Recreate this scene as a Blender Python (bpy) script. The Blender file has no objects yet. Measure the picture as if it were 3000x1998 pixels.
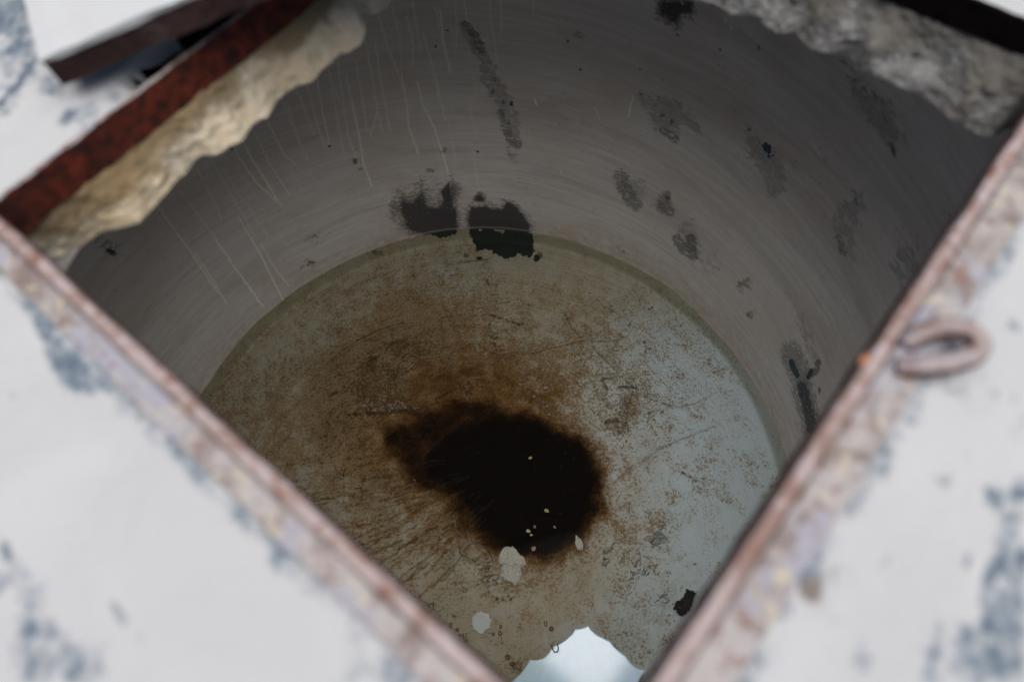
import bpy, bmesh, math, random
import numpy as np
from mathutils import Vector, Matrix

# ------------------------------------------------------------------ camera
FP = 2000.0                      # focal length in pixels of a 3000 px wide frame
PITCH, ROLL = 1.12112, -0.139154
CAMZ = 0.5
Fv = np.array([0, math.cos(PITCH), -math.sin(PITCH)])
U0 = np.array([0, math.sin(PITCH), math.cos(PITCH)]); X0 = np.array([1., 0, 0])
Xv = math.cos(ROLL)*X0 + math.sin(ROLL)*U0
Uv = -math.sin(ROLL)*X0 + math.cos(ROLL)*U0
CP = np.array([0, 0, CAMZ])

scene = bpy.context.scene
camd = bpy.data.cameras.new('camera'); cam = bpy.data.objects.new('camera', camd)
scene.collection.objects.link(cam); scene.camera = cam
camd.sensor_width = 36; camd.lens = FP/3000*36; camd.clip_start = 0.02; camd.clip_end = 500
cam.matrix_world = Matrix(((Xv[0], Uv[0], -Fv[0], 0), (Xv[1], Uv[1], -Fv[1], 0), (Xv[2], Uv[2], -Fv[2], CAMZ), (0, 0, 0, 1)))
camd.dof.use_dof = True; camd.dof.focus_distance = 2.28; camd.dof.aperture_fstop = 1.9
camd.dof.aperture_blades = 7

# ------------------------------------------------------------------ light
SUN_EL, SUN_AZ = math.radians(81), math.radians(140)     # azimuth measured from +Y clockwise
world = bpy.data.worlds.new('World'); scene.world = world; world.use_nodes = True
wn = world.node_tree.nodes; wl = world.node_tree.links; wn.clear()
sky = wn.new('ShaderNodeTexSky'); sky.sky_type = 'NISHITA'; sky.sun_disc = False
sky.sun_elevation = SUN_EL; sky.sun_rotation = SUN_AZ; sky.dust_density = 3.0; sky.air_density = 1.0
bg = wn.new('ShaderNodeBackground'); bg.inputs[1].default_value = 0.06
wo = wn.new('ShaderNodeOutputWorld'); wl.new(sky.outputs[0], bg.inputs[0]); wl.new(bg.outputs[0], wo.inputs[0])
sund = bpy.data.lights.new('sun', 'SUN'); sund.energy = 3.0; sund.angle = math.radians(72); sund.color = (1.0, 0.985, 0.96)
sun = bpy.data.objects.new('sun', sund); scene.collection.objects.link(sun)
sdir = Vector((math.sin(SUN_AZ)*math.cos(SUN_EL), math.cos(SUN_AZ)*math.cos(SUN_EL), math.sin(SUN_EL)))
sun.rotation_euler = sdir.to_track_quat('Z', 'Y').to_euler()
scene.view_settings.view_transform = 'Standard'; scene.view_settings.look = 'None'
scene.view_settings.exposure = 1.40; scene.view_settings.gamma = 1.0
scene.render.engine = 'CYCLES'
scene.cycles.max_bounces = 12; scene.cycles.diffuse_bounces = 8; scene.cycles.transparent_max_bounces = 12

# ------------------------------------------------------------------ dimensions (metres)
H_ = 0.5
HC = np.array([0.1007919, 0.9246566])*H_; HTH = 0.758179; HA = 0.768618*H_; HB = 0.706597*H_
hu = np.array([math.cos(HTH), math.sin(HTH)]); hw = np.array([-math.sin(HTH), math.cos(HTH)])
WZ = CAMZ - 2.2                     # water level
FZ = WZ - 0.05                      # floor
TC = np.array([-0.096233, 0.2444838])*2.2; TR = 0.471515*2.2
CZ = -0.095                          # underside of the roof slab
def hp(s, t, z=0.0):               # point in the hatch's own frame; s along hu, t along hw (metres from its centre)
    q = HC + s*hu + t*hw
    return np.array([q[0], q[1], z])

def ray(px, py): return Fv + Xv*((px-1500)/FP) - Uv*((py-999)/FP)
def at(px, py, z):                 # photo position -> point on the level plane z
    d = ray(px, py); return CP + d*((z-CAMZ)/d[2])
def pix(V):                        # world points -> photo positions
    d = V - CP; w = d @ Fv; w = np.where(w < 0.02, 0.02, w)
    return 1500 + FP*(d @ Xv)/w, 999 - FP*(d @ Uv)/w

# ------------------------------------------------------------------ numpy noise & marks
def vnoise(x, y, seed=0):
    rng = np.random.RandomState(seed); T = rng.rand(256, 256)
    xi = np.floor(x).astype(int); yi = np.floor(y).astype(int); fx = x-xi; fy = y-yi
    fx = fx*fx*(3-2*fx); fy = fy*fy*(3-2*fy)
    a = T[xi & 255, yi & 255]; b = T[(xi+1) & 255, yi & 255]; c = T[xi & 255, (yi+1) & 255]; d = T[(xi+1) & 255, (yi+1) & 255]
    return (a*(1-fx)+b*fx)*(1-fy)+(c*(1-fx)+d*fx)*fy
def fbm(x, y, seed=0, oct=4):
    r = 0; a = .5; s = 0
    for i in range(oct):
        r = r + a*vnoise(x*2**i+17*i, y*2**i+31*i, seed+i); s += a; a *= .5
    return r/s
def sstep(a, b, v):
    t = np.clip((v-a)/(b-a), 0, 1); return t*t*(3-2*t)

class Marks:
    """Distance based stains and scratches, evaluated for many surface points at once."""
    def __init__(s, X, Y):
        s.X = X; s.Y = Y; s.v = np.zeros_like(X)
    def _sub(s, pts, m):
        p = np.array(pts, float)
        return np.nonzero((s.X > p[:, 0].min()-m) & (s.X < p[:, 0].max()+m) & (s.Y > p[:, 1].min()-m) & (s.Y < p[:, 1].max()+m))[0]
    def line(s, pts, w, amt=1.0, soft=None, wob=0, seed=1):
        soft = w if soft is None else soft
        i = s._sub(pts, w+soft+wob+2)
        if len(i) == 0: return
        x = s.X[i]; y = s.Y[i]
        if wob:
            n1 = fbm(x/14, y/14, seed); n2 = fbm(x/14+50, y/14, seed+7)
            x = x+(n1-.5)*2*wob; y = y+(n2-.5)*2*wob
        d = np.full(len(i), 1e9)
        for a, b in zip(pts[:-1], pts[1:]):
            ax, ay = a; bx, by = b; L = (bx-ax)**2+(by-ay)**2+1e-9
            t = np.clip(((x-ax)*(bx-ax)+(y-ay)*(by-ay))/L, 0, 1)
            d = np.minimum(d, np.hypot(x-ax-t*(bx-ax), y-ay-t*(by-ay)))
        s.v[i] = np.maximum(s.v[i], amt*(1-sstep(w*.5, w*.5+soft, d)))
    def poly(s, pts, soft=14, amt=1.0, wob=0, seed=1, wsc=30, off=0):
        i = s._sub(pts, soft+wob+3+abs(off))
        if len(i) == 0: return
        x = s.X[i]; y = s.Y[i]
        if wob:
            n1 = fbm(x/wsc, y/wsc, seed); n2 = fbm(x/wsc+50, y/wsc, seed+7)
            x = x+(n1-.5)*2*wob; y = y+(n2-.5)*2*wob
        d = np.full(len(i), 1e9); ins = np.zeros(len(i), bool)
        P = list(pts); n = len(P)
        for k in range(n):
            ax, ay = P[k]; bx, by = P[(k+1) % n]; L = (bx-ax)**2+(by-ay)**2+1e-9
            t = np.clip(((x-ax)*(bx-ax)+(y-ay)*(by-ay))/L, 0, 1)
            d = np.minimum(d, np.hypot(x-ax-t*(bx-ax), y-ay-t*(by-ay)))
            c = ((ay > y) != (by > y)) & (x < (bx-ax)*(y-ay)/(by-ay+1e-12)+ax); ins ^= c
        sd = np.where(ins, d, -d)-off
        s.v[i] = np.maximum(s.v[i], amt*sstep(-soft, soft, sd))
    def spot(s, cx, cy, rx, ry=None, rot=0, amt=1.0, soft=.6):
        ry = rx if ry is None else ry; m = max(rx, ry)*1.6
        i = s._sub([(cx, cy)], m)
        if len(i) == 0: return
        c, n = math.cos(math.radians(rot)), math.sin(math.radians(rot)); x = s.X[i]-cx; y = s.Y[i]-cy
        q = np.hypot((x*c+y*n)/rx, (-x*n+y*c)/ry)
        s.v[i] = np.maximum(s.v[i], amt*(1-sstep(1-soft, 1+soft, q)))

# ------------------------------------------------------------------ object helpers
COL = scene.collection
def tag(o, label=None, cat=None, group=None, kind=None):
    if label: o['label'] = label
    if cat: o['category'] = cat
    if group: o['group'] = group
    if kind: o['kind'] = kind
    return o
def empty(name, loc):
    o = bpy.data.objects.new(name, None); COL.objects.link(o); o.location = loc; o.empty_display_size = .05; return o
def link(name, me, mat, parent=None, smooth=True):
    o = bpy.data.objects.new(name, me); COL.objects.link(o)
    if mat: me.materials.append(mat)
    if smooth: me.polygons.foreach_set('use_smooth', [True]*len(me.polygons))
    if parent:
        o.parent = parent; o.matrix_parent_inverse = Matrix.Translation(-Vector(parent.location))
    return o
def npmesh(name, V, Fq):
    me = bpy.data.meshes.new(name); V = np.asarray(V, np.float32); Fq = np.asarray(Fq, np.int32)
    me.vertices.add(len(V)); me.vertices.foreach_set('co', V.ravel())
    n, k = Fq.shape; me.loops.add(n*k); me.loops.foreach_set('vertex_index', Fq.ravel())
    me.polygons.add(n); me.polygons.foreach_set('loop_start', np.arange(0, n*k, k, dtype=np.int32))
    me.update(calc_edges=True); me.validate(); return me
def attr4(me, name, *ch):
    n = len(me.vertices); a = np.zeros((n, 4), np.float32)
    for k, c in enumerate(ch): a[:, k] = c
    at_ = me.attributes.new(name, 'FLOAT_COLOR', 'POINT'); at_.data.foreach_set('color', a.ravel())
def attrv(me, name, x, y, z):
    a = np.stack([x, y, z], 1).astype(np.float32)
    at_ = me.attributes.new(name, 'FLOAT_VECTOR', 'POINT'); at_.data.foreach_set('vector', a.ravel())
def gridfaces(nr, nc):
    r, c = np.meshgrid(np.arange(nr-1), np.arange(nc-1), indexing='ij'); b = (r*nc+c).ravel()
    return np.stack([b, b+1, b+nc+1, b+nc], 1)
def srgb(r, g, b):
    f = lambda v: (v/255/12.92) if v/255 <= .04045 else ((v/255+.055)/1.055)**2.4
    return (f(r), f(g), f(b), 1)

# ------------------------------------------------------------------ shader helper
class G:
    def __init__(s, name):
        s.m = bpy.data.materials.new(name); s.m.use_nodes = True; s.t = s.m.node_tree; s.t.nodes.clear()
        s.out = s.t.nodes.new('ShaderNodeOutputMaterial'); s.b = s.t.nodes.new('ShaderNodeBsdfPrincipled')
        s.t.links.new(s.b.outputs[0], s.out.inputs[0])
    def n(s, ty): return s.t.nodes.new(ty)
    def put(s, sock, v):
        if isinstance(v, bpy.types.NodeSocket): s.t.links.new(v, sock)
        elif v is not None:
            if isinstance(v, tuple) and len(v) == 3 and sock.type == 'RGBA': v = (*v, 1)
            sock.default_value = v
    def pos(s): return s.n('ShaderNodeNewGeometry').outputs['Position']
    def attr(s, name):
        a = s.n('ShaderNodeAttribute'); a.attribute_name = name; return a
    def chan(s, name):
        a = s.attr(name); q = s.n('ShaderNodeSeparateColor'); s.t.links.new(a.outputs['Color'], q.inputs[0])
        return q.outputs[0], q.outputs[1], q.outputs[2], a.outputs['Alpha']
    def map(s, v, scale=(1, 1, 1), rot=(0, 0, 0), loc=(0, 0, 0)):
        m = s.n('ShaderNodeMapping'); s.put(m.inputs[0], v); m.inputs['Scale'].default_value = scale
        m.inputs['Rotation'].default_value = rot; m.inputs['Location'].default_value = loc; return m.outputs[0]
    def noise(s, v, scale, detail=4, rough=.55, dist=0):
        m = s.n('ShaderNodeTexNoise'); s.put(m.inputs['Vector'], v); m.inputs['Scale'].default_value = scale
        m.inputs['Detail'].default_value = detail; m.inputs['Roughness'].default_value = rough; m.inputs['Distortion'].default_value = dist
        return m.outputs[0]
    def voro(s, v, scale, feat='F1'):
        m = s.n('ShaderNodeTexVoronoi'); m.feature = feat; s.put(m.inputs['Vector'], v); m.inputs['Scale'].default_value = scale
        return m.outputs['Distance']
    def math(s, op, a, b=0.0, c=None, clamp=False):
        m = s.n('ShaderNodeMath'); m.operation = op; m.use_clamp = clamp; s.put(m.inputs[0], a); s.put(m.inputs[1], b)
        if c is not None: s.put(m.inputs[2], c)
        return m.outputs[0]
    def ss(s, v, a, b, lo=0.0, hi=1.0):
        m = s.n('ShaderNodeMapRange'); m.interpolation_type = 'SMOOTHSTEP'; s.put(m.inputs[0], v)
        m.inputs[1].default_value = a; m.inputs[2].default_value = b; m.inputs[3].default_value = lo; m.inputs[4].default_value = hi
        return m.outputs[0]
    def mix(s, f, a, b, mode='MIX'):
        m = s.n('ShaderNodeMix'); m.data_type = 'RGBA'; m.blend_type = mode
        s.put(m.inputs[0], f); s.put(m.inputs[6], a); s.put(m.inputs[7], b); return m.outputs[2]
    def bump(s, h, dist, strength=1.0, prev=None):
        m = s.n('ShaderNodeBump'); m.inputs['Distance'].default_value = dist; m.inputs['Strength'].default_value = strength
        s.put(m.inputs['Height'], h)
        if prev is not None: s.put(m.inputs['Normal'], prev)
        return m.outputs[0]
    def fin(s, col, rough=.8, bump=None, spec=.3):
        s.put(s.b.inputs['Base Color'], col); s.put(s.b.inputs['Roughness'], rough); s.put(s.b.inputs['Specular IOR Level'], spec)
        if bump is not None: s.put(s.b.inputs['Normal'], bump)
        return s.m

# ================================================================== MATERIALS
def mat_wall():
    g = G('stained_limewash'); uv = g.attr('strip').outputs['Vector']
    dk, sc, dr, ru = g.chan('marks'); gr, bl, wt, _ = g.chan('marks_more')
    uvr = g.map(uv, rot=(0, 0, math.radians(-4)))
    st = g.noise(g.map(uvr, (3.0, 60, 1)), 1.0, 6, .62, .25)
    st2 = g.noise(g.map(uvr, (9, 240, 1)), 1.0, 4, .6, .1)
    big = g.noise(uv, 3.2, 5, .6); fine = g.noise(uv, 260, 3, .6); mid = g.noise(uv, 34, 5, .65)
    c = g.mix(g.ss(st, .36, .64), (.63, .61, .585), (.72, .70, .68))
    c = g.mix(g.math('MULTIPLY', g.ss(st2, .56, .75), .18), c, (.80, .78, .76))
    c = g.mix(g.math('MULTIPLY', g.ss(st2, .44, .28), .28), c, (.46, .42, .39))
    c = g.mix(g.math('MULTIPLY', g.ss(big, .42, .66), .40), c, (.60, .52, .46))
    c = g.mix(g.math('MULTIPLY', g.ss(fine, .62, .75), .45), c, (.24, .21, .18))
    sw = g.noise(g.map(uvr, (1.6, 9, 1), loc=(3, 2, 0)), 1.0, 5, .62, .6)
    c = g.mix(g.ss(sw, .52, .68, 0, .30), c, (.34, .325, .315)); c = g.mix(g.ss(sw, .46, .32, 0, .28), c, (.78, .765, .74))
    mot = g.noise(g.map(uv, (14, 22, 1)), 1.0, 6, .7, .5)
    c = g.mix(g.ss(mot, .56, .72, 0, .35), c, (.36, .32, .28))
    # brown film of dirt low on the wall
    c = g.mix(g.math('MULTIPLY', gr, g.ss(mid, .3, .65, .15, 1.0)), c, (.42, .30, .21))
    # dry trickles
    c = g.mix(g.math('MULTIPLY', dr, .80), c, (.86, .87, .74))
    # grey scuffs where the limewash is thin
    scr = g.noise(g.map(uvr, (22, 130, 1), loc=(1, 5, 0)), 1.0, 5, .68, .3)
    e = g.math('ADD', g.math('ADD', sc, g.math('MULTIPLY', g.math('SUBTRACT', mid, .5), 1.6)), g.math('MULTIPLY', g.math('SUBTRACT', scr, .5), 1.3))
    c = g.mix(g.math('MULTIPLY', g.ss(e, .38, .62), g.ss(g.noise(uv, 60, 4, .65), .35, .65, .40, .72)), c, (.30, .29, .285))
    # rust
    e3 = g.math('ADD', ru, g.math('MULTIPLY', g.math('SUBTRACT', mid, .5), 1.3))
    c = g.mix(g.math('MULTIPLY', g.ss(e3, .42, .75), .85), c, (.20, .075, .02))
    # dark flaked patches, ragged along the brush direction
    rag = g.noise(g.map(uv, (60, 110, 1)), 1.0, 6, .7, .4)
    e2 = g.math('ADD', dk, g.math('MULTIPLY', g.math('SUBTRACT', rag, .5), 2.7))
    dark = g.ss(e2, .47, .53)
    dcol = g.mix(g.ss(dk, .66, .84), g.mix(g.ss(big, .4, .6), (.12, .12, .125), (.15, .145, .14)), g.mix(g.ss(big, .4, .6), (.036, .038, .055), (.05, .048, .05)))
    c = g.mix(g.math('MULTIPLY', dark, g.ss(dk, .5, .85, .55, .94)), c, dcol)
    c = g.mix(g.ss(g.math('ADD', bl, g.math('MULTIPLY', g.math('SUBTRACT', rag, .5), .9)), .47, .53), c, (.055, .085, .11))
    c = g.mix(wt, c, (.72, .71, .66))
    spk = g.voro(uv, 42); c = g.mix(g.math('MULTIPLY', g.ss(spk, .085, .05), g.ss(big, .45, .6)), c, (.06, .04, .025))
    hgt = g.math('ADD', g.math('MULTIPLY', st, .6), g.math('MULTIPLY', fine, .15))
    hgt = g.math('SUBTRACT', hgt, g.math('MULTIPLY', dark, .5))
    return g.fin(c, .62, g.bump(hgt, .0022), .25)

def mat_floor():
    g = G('stained_tank_floor'); p = g.pos()
    bl, br, pale, dkm = g.chan('marks'); gb, tx, swf, dp = g.chan('marks_more')
    n1 = g.noise(g.map(p, (1, 1, 1)), 120, 5, .70, .3); n2 = g.noise(g.map(p, loc=(5, 3, 0)), 190, 3, .7)
    big = g.noise(p, 3.4, 6, .62, .3); mid = g.noise(p, 18, 6, .68, .5); sp = g.voro(g.map(p, loc=(2, 1, 0)), 30)
    st = g.noise(g.map(p, (18, 90, 1), rot=(0, 0, math.radians(-38))), 1.0, 5, .6, .5)
    st2 = g.noise(g.map(p, (60, 8, 1), rot=(0, 0, math.radians(-22))), 1.0, 4, .6, .4)
    tone, _, _, _ = g.chan('tone')
    base = g.mix(g.math('ADD', tone, g.math('MULTIPLY', g.math('SUBTRACT', mid, .5), 1.1), None, True), (.76, .87, .94), (.51, .455, .345))  # bluish skylight partly painted into the pale floor colour
    q = g.math('ADD', g.math('MULTIPLY', g.math('SUBTRACT', n1, .5), 2.0), g.math('MULTIPLY', g.math('SUBTRACT', mid, .5), 1.5))
    q = g.math('ADD', q, g.math('MULTIPLY', g.math('SUBTRACT', n2, .5), 1.8))
    q = g.math('ADD', q, g.math('MULTIPLY', g.math('SUBTRACT', st, .5), g.math('MULTIPLY', tx, 2.0)))
    q = g.math('ADD', q, g.math('MULTIPLY', g.math('SUBTRACT', st2, .5), g.math('MULTIPLY', swf, 1.4)))
    q = g.math('ADD', q, br)
    tr = g.noise(g.map(g.attr('polar').outputs['Vector'], (2.2, 42, 1)), 1.0, 5, .65, .35)
    q = g.math('ADD', q, g.math('MULTIPLY', g.math('SUBTRACT', tr, .5), .75))
    sed = g.ss(q, .40, .62)
    c = g.mix(g.math('MULTIPLY', sed, .85), base, g.mix(g.ss(big, .4, .6), (.32, .23, .135), (.37, .245, .125)))
    c = g.mix(g.math('MULTIPLY', g.ss(br, .45, .80), .5), c, (.30, .19, .085))
    c = g.mix(g.math('MULTIPLY', g.ss(q, .84, 1.15), .8), c, (.085, .045, .020))
    # greenish band at the foot of the wall
    c = g.mix(g.math('MULTIPLY', gb, .6), c, (.27, .26, .16))
    # blob of dark sludge
    e = g.math('ADD', bl, g.math('MULTIPLY', g.math('SUBTRACT', mid, .5), .72))
    e = g.math('ADD', e, g.math('MULTIPLY', g.math('SUBTRACT', n1, .5), .42))
    c = g.mix(g.ss(e, .02, .46, 0, .88), c, (.20, .10, .026))
    c = g.mix(g.ss(e, .26, .66, 0, .96), c, (.045, .018, .006))
    c = g.mix(g.ss(e, .46, .86, 0, 1), c, (.0055, .0035, .0028))
    # flaked dark paint carried on from the wall
    rag = g.noise(p, 60, 6, .72, .4)
    c = g.mix(g.ss(g.math('ADD', dp, g.math('MULTIPLY', g.math('SUBTRACT', rag, .5), 1.5)), .46, .53), c, (.036, .045, .038))
    # dark lines & specks
    c = g.mix(g.math('MULTIPLY', dkm, .85), c, (.045, .028, .018))
    c = g.mix(g.math('MULTIPLY', g.ss(sp, .10, .06), g.ss(big, .48, .6, 0, .9)), c, (.06, .035, .02))
    sp2 = g.voro(g.map(p, loc=(7, 1, 0)), 75); c = g.mix(g.math('MULTIPLY', g.ss(sp2, .13, .07), g.ss(mid, .5, .62, 0, .8)), c, (.09, .05, .02))
    c = g.mix(g.math('MULTIPLY', pale, .62), c, g.mix(tone, (.66, .70, .71), (.60, .53, .41)))
    h = g.math('ADD', g.math('ADD', g.math('MULTIPLY', n1, .9), g.math('MULTIPLY', tr, .9)), g.math('MULTIPLY', pale, 1.6))
    h = g.math('SUBTRACT', h, g.math('MULTIPLY', dkm, 1.0))
    h = g.math('ADD', h, g.math('MULTIPLY', st, g.math('MULTIPLY', tx, 1.2)))
    return g.fin(c, .75, g.bump(h, .011), .15)

def mat_ground():
    g = G('weathered_plaster_top'); p = g.pos(); a, b, _, _ = g.chan('marks')
    n = g.noise(p, 45, 6, .65); f = g.noise(p, 320, 3, .6); big = g.noise(p, 7, 6, .6, .6)
    c = g.mix(g.ss(big, .3, .7), (.216, .214, .211), (.200, .199, .200))
    c = g.mix(g.math('MULTIPLY', g.ss(f, .55, .75), .3), c, (.185, .185, .188))
    e = g.math('ADD', a, g.math('MULTIPLY', g.math('SUBTRACT', n, .5), 1.9))
    e = g.math('ADD', e, g.math('MULTIPLY', g.math('MULTIPLY', a, g.math('SUBTRACT', g.noise(p, 130, 4, .6), .5)), 1.2))
    c = g.mix(g.ss(e, .22, .98, 0, 1), c, (.060, .076, .092))
    c = g.mix(g.ss(e, .85, 1.2, 0, .8), c, (.042, .05, .068))
    e = g.math('ADD', b, g.math('MULTIPLY', g.math('SUBTRACT', n, .5), .5))
    c = g.mix(g.ss(e, .4, .8, 0, .9), c, (.08, .065, .055))
    h = g.math('ADD', g.math('MULTIPLY', big, 1.0), g.math('MULTIPLY', n, .5))
    return g.fin(c, .95, g.bump(h, .004), .1)

def mat_rust():
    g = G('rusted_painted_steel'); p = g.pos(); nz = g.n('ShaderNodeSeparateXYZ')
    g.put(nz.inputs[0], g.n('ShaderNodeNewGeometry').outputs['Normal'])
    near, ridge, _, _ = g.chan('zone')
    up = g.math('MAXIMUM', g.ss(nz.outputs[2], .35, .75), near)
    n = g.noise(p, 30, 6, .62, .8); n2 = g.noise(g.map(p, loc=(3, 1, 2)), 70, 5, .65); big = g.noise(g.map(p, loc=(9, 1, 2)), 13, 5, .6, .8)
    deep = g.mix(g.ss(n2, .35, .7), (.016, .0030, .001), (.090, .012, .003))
    top = g.mix(g.ss(n, .36, .60), (.085, .064, .056), (.165, .150, .145))
    top = g.mix(g.ss(big, .50, .60), top, (.138, .134, .152))
    top = g.mix(g.ss(n2, .56, .63), top, (.195, .170, .130))
    top = g.mix(g.ss(n2, .43, .33), top, (.10, .055, .045))
    rg = g.mix(g.ss(n, .38, .6), (.105, .064, .052), (.165, .130, .124))
    rg = g.mix(g.ss(n2, .55, .63), rg, (.18, .15, .15)); rg = g.mix(g.ss(n2, .42, .34), rg, (.085, .032, .016))
    top = g.mix(ridge, top, rg)
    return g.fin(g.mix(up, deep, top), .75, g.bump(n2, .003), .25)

def mat_concrete(name, a, b, d, sc=24, shade_wash=None):
    g = G(name); p = g.pos(); n = g.noise(p, sc, 6, .62, .5); n2 = g.noise(g.map(p, loc=(4, 4, 1)), sc*4, 5, .65); m = g.noise(g.map(p, loc=(1, 4, 1)), sc*.5, 4, .6)
    c = g.mix(g.ss(n, .35, .65), a, b); c = g.mix(g.ss(m, .54, .70, 0, .8), c, d)
    c = g.mix(g.ss(n2, .60, .74, 0, .5), c, tuple(v*.45 for v in d))
    if shade_wash:  # brown stain nearest the steel, with the rail's shade painted in
        zz = g.n('ShaderNodeSeparateXYZ'); g.put(zz.inputs[0], p)
        e = g.math('ADD', g.math('MULTIPLY', zz.outputs[2], 20.0), g.math('MULTIPLY', g.math('SUBTRACT', m, .5), 3.2))
        c = g.mix(g.ss(e, -1.45, -1.0, 0, .9), c, shade_wash)
    return g.fin(c, .92, g.bump(n2, .0025 if sc < 20 else .006), .1)

def mat_simple(name, a, b, sc=60, rough=.8, spec=.3, bd=.002):
    g = G(name); p = g.pos(); n = g.noise(p, sc, 5, .65)
    return g.fin(g.mix(g.ss(n, .35, .65), a, b), rough, g.bump(n, bd), spec)

M_wall, M_floor, M_ground, M_rust = mat_wall(), mat_floor(), mat_ground(), mat_rust()
M_shadedsteel = mat_simple('shaded_black_steel', (.0015, .001, .001), (.004, .002, .002), 40, .95, .05)  # near-black base colour carries the shade on the upper right rail
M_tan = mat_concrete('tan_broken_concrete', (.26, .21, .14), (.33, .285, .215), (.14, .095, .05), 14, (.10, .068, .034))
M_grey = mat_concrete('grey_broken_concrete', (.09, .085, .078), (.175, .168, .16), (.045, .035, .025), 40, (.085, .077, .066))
M_ceil = mat_simple('raw_slab_underside', (.10, .095, .085), (.14, .13, .12), 30)
M_cover = mat_simple('pale_cover_top', (.22, .22, .218), (.228, .228, .225), 30)
M_coverside = mat_concrete('dark_rusted_cover_rim', (.020, .009, .008), (.035, .02, .017), (.06, .045, .04), 30)
M_flake = mat_simple('pale_crusty_lime', (.50, .47, .40), (.85, .85, .82), 220, .8, .2, .008)
M_flake2 = mat_simple('smooth_pale_paint', (.50, .54, .56), (.58, .61, .62), 60)
M_char = mat_simple('black_mortar', (.018, .017, .017), (.06, .055, .05), 120, .8, .3, .006)
M_seed = mat_simple('dry_seed', (.42, .36, .17), (.55, .50, .28), 90)
M_leafb = mat_simple('brown_leaf', (.22, .10, .04), (.42, .30, .18), 90)
M_wirerefl = mat_simple('reflected_grey_wire', (.10, .11, .12), (.16, .17, .18), 90, .5)
M_litter = mat_simple('rotten_litter', (.10, .035, .012), (.20, .08, .03), 90)
def mat_water():
    g = G('clear_still_water'); t = g.n('ShaderNodeBsdfTransparent'); t.inputs[0].default_value = (.975, .978, .945, 1)
    gl = g.n('ShaderNodeBsdfGlossy'); gl.inputs['Roughness'].default_value = .02
    ad = g.n('ShaderNodeMixShader'); ad.inputs[0].default_value = .0006
    g.t.links.new(t.outputs[0], ad.inputs[1]); g.t.links.new(gl.outputs[0], ad.inputs[2]); g.t.links.new(ad.outputs[0], g.out.inputs[0])
    g.t.nodes.remove(g.b); return g.m
M_water = mat_water()
def mat_sky_reflection():  # blue-white colour and coat stand for sky mirrored in the water
    g = G('blue_white_sky_reflection'); n = g.noise(g.pos(), 60, 5, .6)
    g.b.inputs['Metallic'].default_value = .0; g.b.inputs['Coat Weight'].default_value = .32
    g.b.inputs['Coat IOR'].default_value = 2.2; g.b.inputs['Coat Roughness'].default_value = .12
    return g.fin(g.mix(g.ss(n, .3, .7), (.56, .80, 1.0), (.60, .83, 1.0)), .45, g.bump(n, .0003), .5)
M_skyrefl = mat_sky_reflection()

# ================================================================== CISTERN
cistern = empty('cistern', (TC[0], TC[1], FZ))
tag(cistern, 'round lime washed cistern seen through the open hatch, stained wall and floor', 'cistern')

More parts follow.
